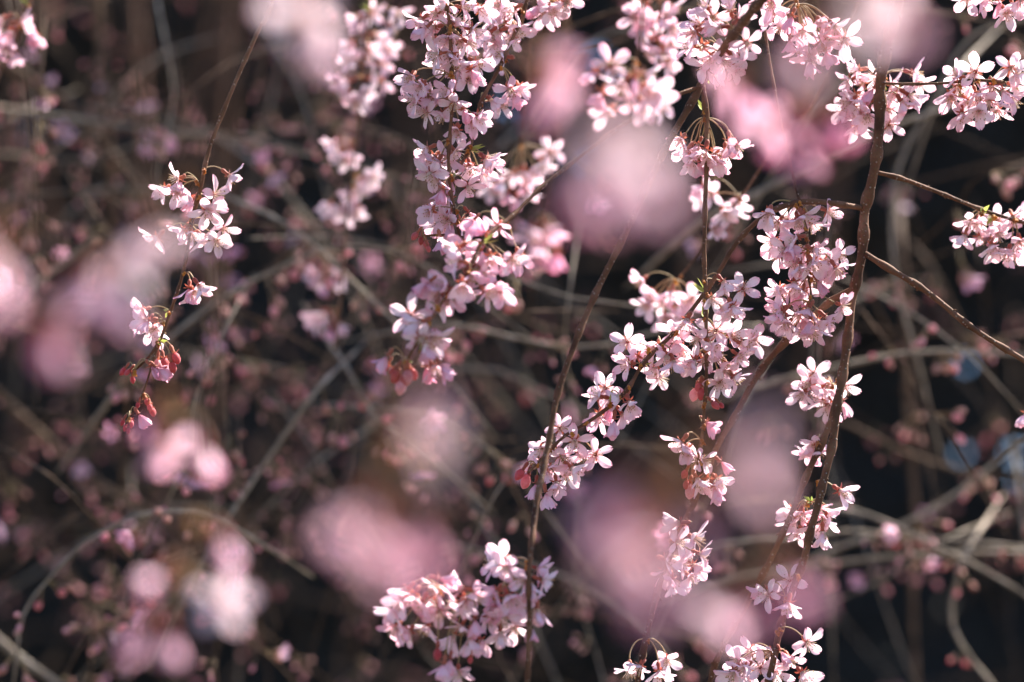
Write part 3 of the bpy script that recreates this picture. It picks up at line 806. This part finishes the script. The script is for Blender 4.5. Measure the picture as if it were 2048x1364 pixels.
near('wide cream-pink blur of blossoms crossing the slender twig', [(430, 60), (400, 230), (370, 360), (300, 440), (190, 520)], 0.7, [(368, 370), (300, 440), (210, 510)], '325,495 270,545 190,580 240,610 145,600h', 0.0, 906)
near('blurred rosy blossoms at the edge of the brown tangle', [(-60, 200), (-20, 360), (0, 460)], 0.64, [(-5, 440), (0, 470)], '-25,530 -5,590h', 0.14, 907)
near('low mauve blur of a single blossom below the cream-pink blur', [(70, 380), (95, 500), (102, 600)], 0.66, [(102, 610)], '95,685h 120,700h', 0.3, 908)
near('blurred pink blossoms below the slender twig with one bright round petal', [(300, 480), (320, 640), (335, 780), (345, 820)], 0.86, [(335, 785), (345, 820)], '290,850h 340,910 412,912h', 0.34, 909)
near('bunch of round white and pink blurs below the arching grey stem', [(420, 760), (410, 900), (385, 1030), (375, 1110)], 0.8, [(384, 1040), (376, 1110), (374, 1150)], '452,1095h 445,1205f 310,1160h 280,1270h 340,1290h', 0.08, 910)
near('large rose-mauve blur of blossoms above the soft heavy bunch', [(840, 380), (830, 600), (812, 780), (795, 900)], 0.55, [(815, 780), (800, 880), (790, 930)], '868,885 715,1050 745,1125 830,1100h', 0.42, 911)  # deeper pink darkens these petals in place of shade
near('huge lilac blur of blossoms drooping over the thin twigs', [(1440, 300), (1420, 560), (1395, 800), (1370, 930), (1350, 1010)], 0.52, [(1395, 800), (1370, 930), (1352, 1000)], '1515,930 1235,1010h 1275,1110 1380,1060h 1310,1170h', 0.2, 912)  # pink value also carries the mauve tone of shade here
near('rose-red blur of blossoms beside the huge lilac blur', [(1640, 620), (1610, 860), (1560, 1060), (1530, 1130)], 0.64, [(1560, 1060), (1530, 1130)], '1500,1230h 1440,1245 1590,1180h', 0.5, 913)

# ------------------------------------------------------------------ stems and budding twigs of the tree behind
def far_branch(label, pts, d, r0, r1, n_bunch, bark, mixw=(6, 2, 0), group=None, ext=0.0, seed=1, jit=0.012, dk=0.0):
    g = random.Random(seed)
    d = FOCUS + (d - FOCUS)*0.76
    P = [(p[0], p[1], d + dk*i) for i, p in enumerate(pts)]
    a, b = P[0], P[1]
    k_ = 190 / max(60, math.hypot(a[0]-b[0], a[1]-b[1]))
    lead = (a[0] + (a[0]-b[0])*k_, a[1] + (a[1]-b[1])*k_ + g.uniform(20, 90), d + 0.12)     # each stem runs on out of sight
    a, b = P[-1], P[-2]
    k_ = 200 / max(60, math.hypot(a[0]-b[0], a[1]-b[1]))
    tail = (a[0] + (a[0]-b[0])*k_, a[1] + (a[1]-b[1])*k_ + 40, d + 0.05)
    base = at(*lead)
    root = link('cherry_branch', None, loc=base); root.empty_display_size = 0.02
    tag(root, label, 'branch', group)
    add_twig(root, base, [lead] + P + [tail], r0*1.05, r1*0.5, bark, ext, step=0.02, sides=6, knob=0.8, taper=0.12)
    path = catmull([(at(*p), 1) for p in P], 0.01)
    for k in range(n_bunch):
        p = path[min(len(path)-1, int(len(path)*(k + g.random())/n_bunch))][0]
        w = g.choices((0, 1, 2), mixw)[0]
        me = g.choice((BUNCH_BUDS, BUNCH_MIX, BUNCH_OPEN)[w])
        o = link('blossom_bunch', me, root, p - base + Vector((g.uniform(-jit, jit)*0.2, g.uniform(-jit, jit)*0.2, 0)))
        o.rotation_euler = (g.uniform(-.9, .9), g.uniform(-.9, .9), g.uniform(0, 6.28))
        o.scale = (g.uniform(0.6, 1.15),)*3
        o.color = (g.uniform(0.55, 1.0), 0, 0, 1)
    return root

G, Bn = BARK_GREY, BARK_BROWN
FAR = [
 ('pale straight stem crossing behind the brown fork', [(-80, 208), (0, 216), (140, 236), (330, 262), (470, 270)], 2.35, 4.2, 2.6, 3, G),
 ('thick brown stem slanting down through the fork', [(-60, 60), (0, 120), (130, 200), (225, 310), (320, 420), (420, 560)], 2.5, 6.5, 4.5, 6, Bn),
 ('brown upright stem that meets the slanting one in a fork', [(190, -80), (200, 40), (208, 160), (216, 300)], 2.5, 6.0, 5.0, 4, Bn),
 ('grey stem arching up from the slender twig tip', [(250, 760), (330, 682), (450, 592), (560, 535), (660, 496), (780, 500), (900, 560)], 2.0, 3.0, 1.8, 3, G),
 ('grey stem sloping down towards the red buds of the knotted branch', [(560, 440), (640, 500), (700, 556), (745, 600), (800, 652), (850, 700)], 1.95, 2.9, 2.0, 4, G),
 ('dull grey stem crossing behind the string of soft bunches', [(520, 330), (580, 395), (650, 490), (690, 560)], 2.5, 3.6, 2.6, 2, G),
 ('straight grey stem standing over the white round blurs', [(640, 772), (590, 840), (540, 912), (490, 985), (448, 1050), (400, 1130)], 1.95, 2.6, 3.2, 4, G),
 ('long grey stem arching over and tipped with small pink buds', [(440, 1040), (350, 1024), (270, 1032), (170, 1085), (95, 1160), (46, 1230), (32, 1330)], 1.85, 2.3, 1.8, 6, G),
 ('thick grey stem cutting low across below the arching stem', [(-60, 1230), (20, 1300), (90, 1350), (180, 1420)], 2.1, 5.0, 4.4, 1, G),
 ('thick brown stem slanting below the cream-pink blur', [(-60, 740), (40, 830), (120, 900), (200, 970), (330, 1040)], 2.5, 6.0, 4.0, 7, Bn),
 ('wide pale stem rising behind the thick branch', [(1420, 430), (1510, 388), (1640, 322), (1760, 262), (1900, 214), (2060, 170)], 2.05, 4.4, 4.0, 0, G),
 ('pale stem curling down behind the thick branch', [(1900, 160), (1850, 235), (1800, 330), (1782, 460), (1800, 600), (1830, 700)], 2.2, 3.8, 2.4, 0, G),
 ('pale stem curving over beside the topmost twig end', [(2100, 40), (2010, 48), (1950, 68), (1905, 120), (1880, 180)], 2.1, 3.2, 2.4, 0, G),
 ('pale short stem beside the tall pink blur', [(1140, 125), (1180, 85), (1240, 60), (1320, 60)], 2.2, 3.6, 2.8, 0, G),
 ('pale wavy stem behind the long bare twig', [(880, 650), (970, 662), (1060, 682), (1130, 692), (1210, 690), (1330, 660)], 2.0, 3.0, 2.2, 3, G),
 ('curved pale stem over the rose-mauve blur', [(800, 820), (870, 836), (940, 872), (1000, 920), (1050, 970)], 2.0, 2.4, 1.8, 3, G),
 ('greenish stem dipping towards the rose-mauve blur', [(690, 730), (720, 790), (760, 842), (820, 880)], 2.0, 3.0, 2.2, 2, G),
 ('dim grey stem curving below the wavy one', [(860, 750), (930, 738), (1000, 742), (1080, 780), (1180, 830)], 2.3, 3.0, 2.2, 3, G),
 ('short bent pale stem beside the arching twig tip', [(1060, 930), (1030, 942), (1000, 975), (968, 1035)], 1.85, 1.5, 1.1, 0, G),
 ('pale stem crossing level behind the two parallel twigs', [(1560, 760), (1640, 742), (1750, 716), (1880, 702), (2080, 716)], 2.05, 3.0, 2.2, 2, G),
 ('dim olive stem behind the lower blossoms of the thick branch', [(1500, 840), (1600, 826), (1700, 850), (1800, 900), (1920, 940), (2060, 960)], 2.4, 2.8, 2.0, 4, Bn),
 ('pale level stem behind the two lowest parallel twigs', [(1440, 1090), (1570, 1078), (1700, 1062), (1850, 1076), (2080, 1100)], 2.1, 2.6, 2.0, 4, G),
 ('pale stem running level just below another', [(1500, 1150), (1640, 1132), (1800, 1112), (2080, 1104)], 2.2, 3.0, 2.4, 3, G),
 ('grey stem sloping out through the level pale stems', [(1740, 1030), (1850, 1082), (1950, 1130), (2080, 1210)], 2.1, 3.4, 2.8, 2, G),
 ('bowed grey stem hanging below the level pale stems', [(1940, 1090), (1910, 1170), (1905, 1250), (1945, 1320), (2010, 1400)], 2.15, 3.2, 2.4, 3, G),
 ('grey stem rising towards the blue chinks of sky', [(1640, 1110), (1780, 1060), (1880, 1010), (1960, 950), (2080, 860)], 2.2, 3.0, 2.4, 4, G),
 ('dim stem below the soft heavy bunch', [(1060, 1130), (1170, 1172), (1270, 1240), (1350, 1330), (1390, 1400)], 2.2, 2.6, 2.2, 2, G),
 ('dim level stem beside the soft heavy bunch', [(1040, 1222), (1150, 1226), (1280, 1250), (1400, 1280)], 2.4, 3.0, 2.4, 1, Bn),
 ('dim upright stem in the dark behind the bare side twig', [(1800, 480), (1812, 640), (1815, 800), (1830, 1000), (1826, 1200), (1836, 1420)], 2.6, 5.0, 4.0, 3, Bn),
 ('olive stem with greenish buds behind the bare side twig', [(1700, 600), (1745, 650), (1800, 720), (1850, 800), (1900, 870)], 2.0, 1.5, 1.2, 2, Bn),
 ('twig dotted with pink buds slanting above the cut-across stem', [(310, 1130), (250, 1190), (195, 1240), (150, 1310), (120, 1380)], 1.95, 1.6, 1.2, 8, Bn),
]
for i, (lab, pts, dd_, r0, r1, nb, bk) in enumerate(FAR):
    far_branch(lab, pts, dd_, r0*(0.75 if r0 > 4.9 else 0.6), r1*(0.75 if r0 > 4.9 else 0.6), nb, bk, seed=1000 + i)

# weeping, budding shoots that fill the tangle
g = random.Random(4242)
for i in range(136):
    left = i < 60 or 84 <= i < 120
    bare = i >= 84
    d = g.uniform(1.85, 2.5) if bare else g.uniform(2.0, 3.1)
    x = g.uniform(-80, 1000) if left else g.uniform(900, 2130)
    y = g.uniform(-120, 1150)
    ang = g.choice((g.gauss(1.35, 0.35), g.gauss(1.9, 0.4), g.gauss(0.5, 0.5), g.gauss(2.7, 0.4)))
    ln = g.uniform(350, 750)
    bend = g.uniform(-0.5, 0.5)
    pts = []
    for k in range(6):
        pts.append((x, y)); a = ang + bend*k/5
        x += math.cos(a)*ln/5; y += math.sin(a)*ln/5
    dens = (1 if i % 3 else 3) if bare else 6 if left else 2
    if bare: pts = [(px_ + 14*math.sin(k*2.1 + i), py_ + 18*math.sin(k*1.3 + i)) for k, (px_, py_) in enumerate(pts)]
    mx_, my_ = pts[3]
    spot = min(((330, 250), 'the brown forked stems'), ((420, 640), 'the slender twig tip'), ((760, 330), 'the string of soft bunches'), ((780, 700), 'the red buds of the knotted branch'),
               ((180, 1000), 'the arching grey stem'), ((560, 1100), 'the white round blurs'), ((900, 1120), 'the soft heavy bunch'), ((1250, 600), 'the long bare twig'), ((1260, 1000), 'the huge lilac blur'),
               ((1560, 560), 'the arching blossom twig'), ((1850, 480), 'the thick branch and its bare side twig'), ((1850, 1000), 'the level pale stems'), ((1600, 1250), 'the lowest blossoms of the thick branch'),
               key=lambda q: math.hypot(q[0][0]-mx_, q[0][1]-my_))[1]
    bk = g.choice((Bn, Bn, G))
    tint = 'grey' if bk is G else 'brown'
    far_branch('%s shoot blurred behind %s' % ((('wiry bare ' if bare else 'thin budding ') + tint), spot), pts, d, g.uniform(0.6, 1.0) if bare else g.uniform(0.7, 1.3), 0.6, dens, bk, mixw=(7, 1.3, 0.1 if left else 0.03),
               group='%s shoots behind %s' % ((('wiry bare ' if bare else 'thin budding ') + tint), spot), seed=2000 + i, dk=g.uniform(-0.03, 0.05))

# the deeper part of the tangle: nobody could count these
def tangle():
    g = random.Random(77)
    V, F, mi = [], [], []
    for i in range(300):
        d = g.uniform(3.2, 6.0)
        x = g.uniform(-500, 1150) if g.random() < 0.85 else g.uniform(900, 2600)
        y = g.uniform(-400, 1500)
        a = g.choice((g.gauss(1.4, 0.5), g.gauss(0.4, 0.6), g.gauss(2.6, 0.5)))
        P = []
        for k in range(5):
            P.append((at(x, y, d), 0.0012 + 0.0025*g.random()))
            x += math.cos(a)*70; y += math.sin(a)*70; a += g.uniform(-.3, .3); d += g.uniform(-.05, .05)
        n0 = len(F); tube(P, 4, V, F); mi += [0]*(len(F)-n0)
        for q in range(1):
            me = g.choice(BUNCH_BUDS)
            p = g.choice(P)[0]; b = len(V)
            M = Matrix.Translation(p) @ Matrix.Rotation(g.uniform(0, 6.28), 4, 'Z') @ Matrix.Rotation(g.uniform(-1, 1), 4, 'X') @ Matrix.Scale(g.uniform(0.9, 1.5), 4)
            V += [M @ v.co for v in me.vertices]
            for po in me.polygons:
                F.append(tuple(b + k for k in po.vertices)); mi.append({0: 2, 1: 1, 2: 0, 3: 2, 4: 3}[po.material_index])
    o = link('budding_undergrowth', mesh('tangle', V, F, [BARK_BROWN, SCALE_BROWN, BUD_DUSTY, BUD_PALE], mi=mi))
    tag(o, 'distant haze of brown twigs and pink buds before the wood', 'tangle', kind='stuff')
tangle()
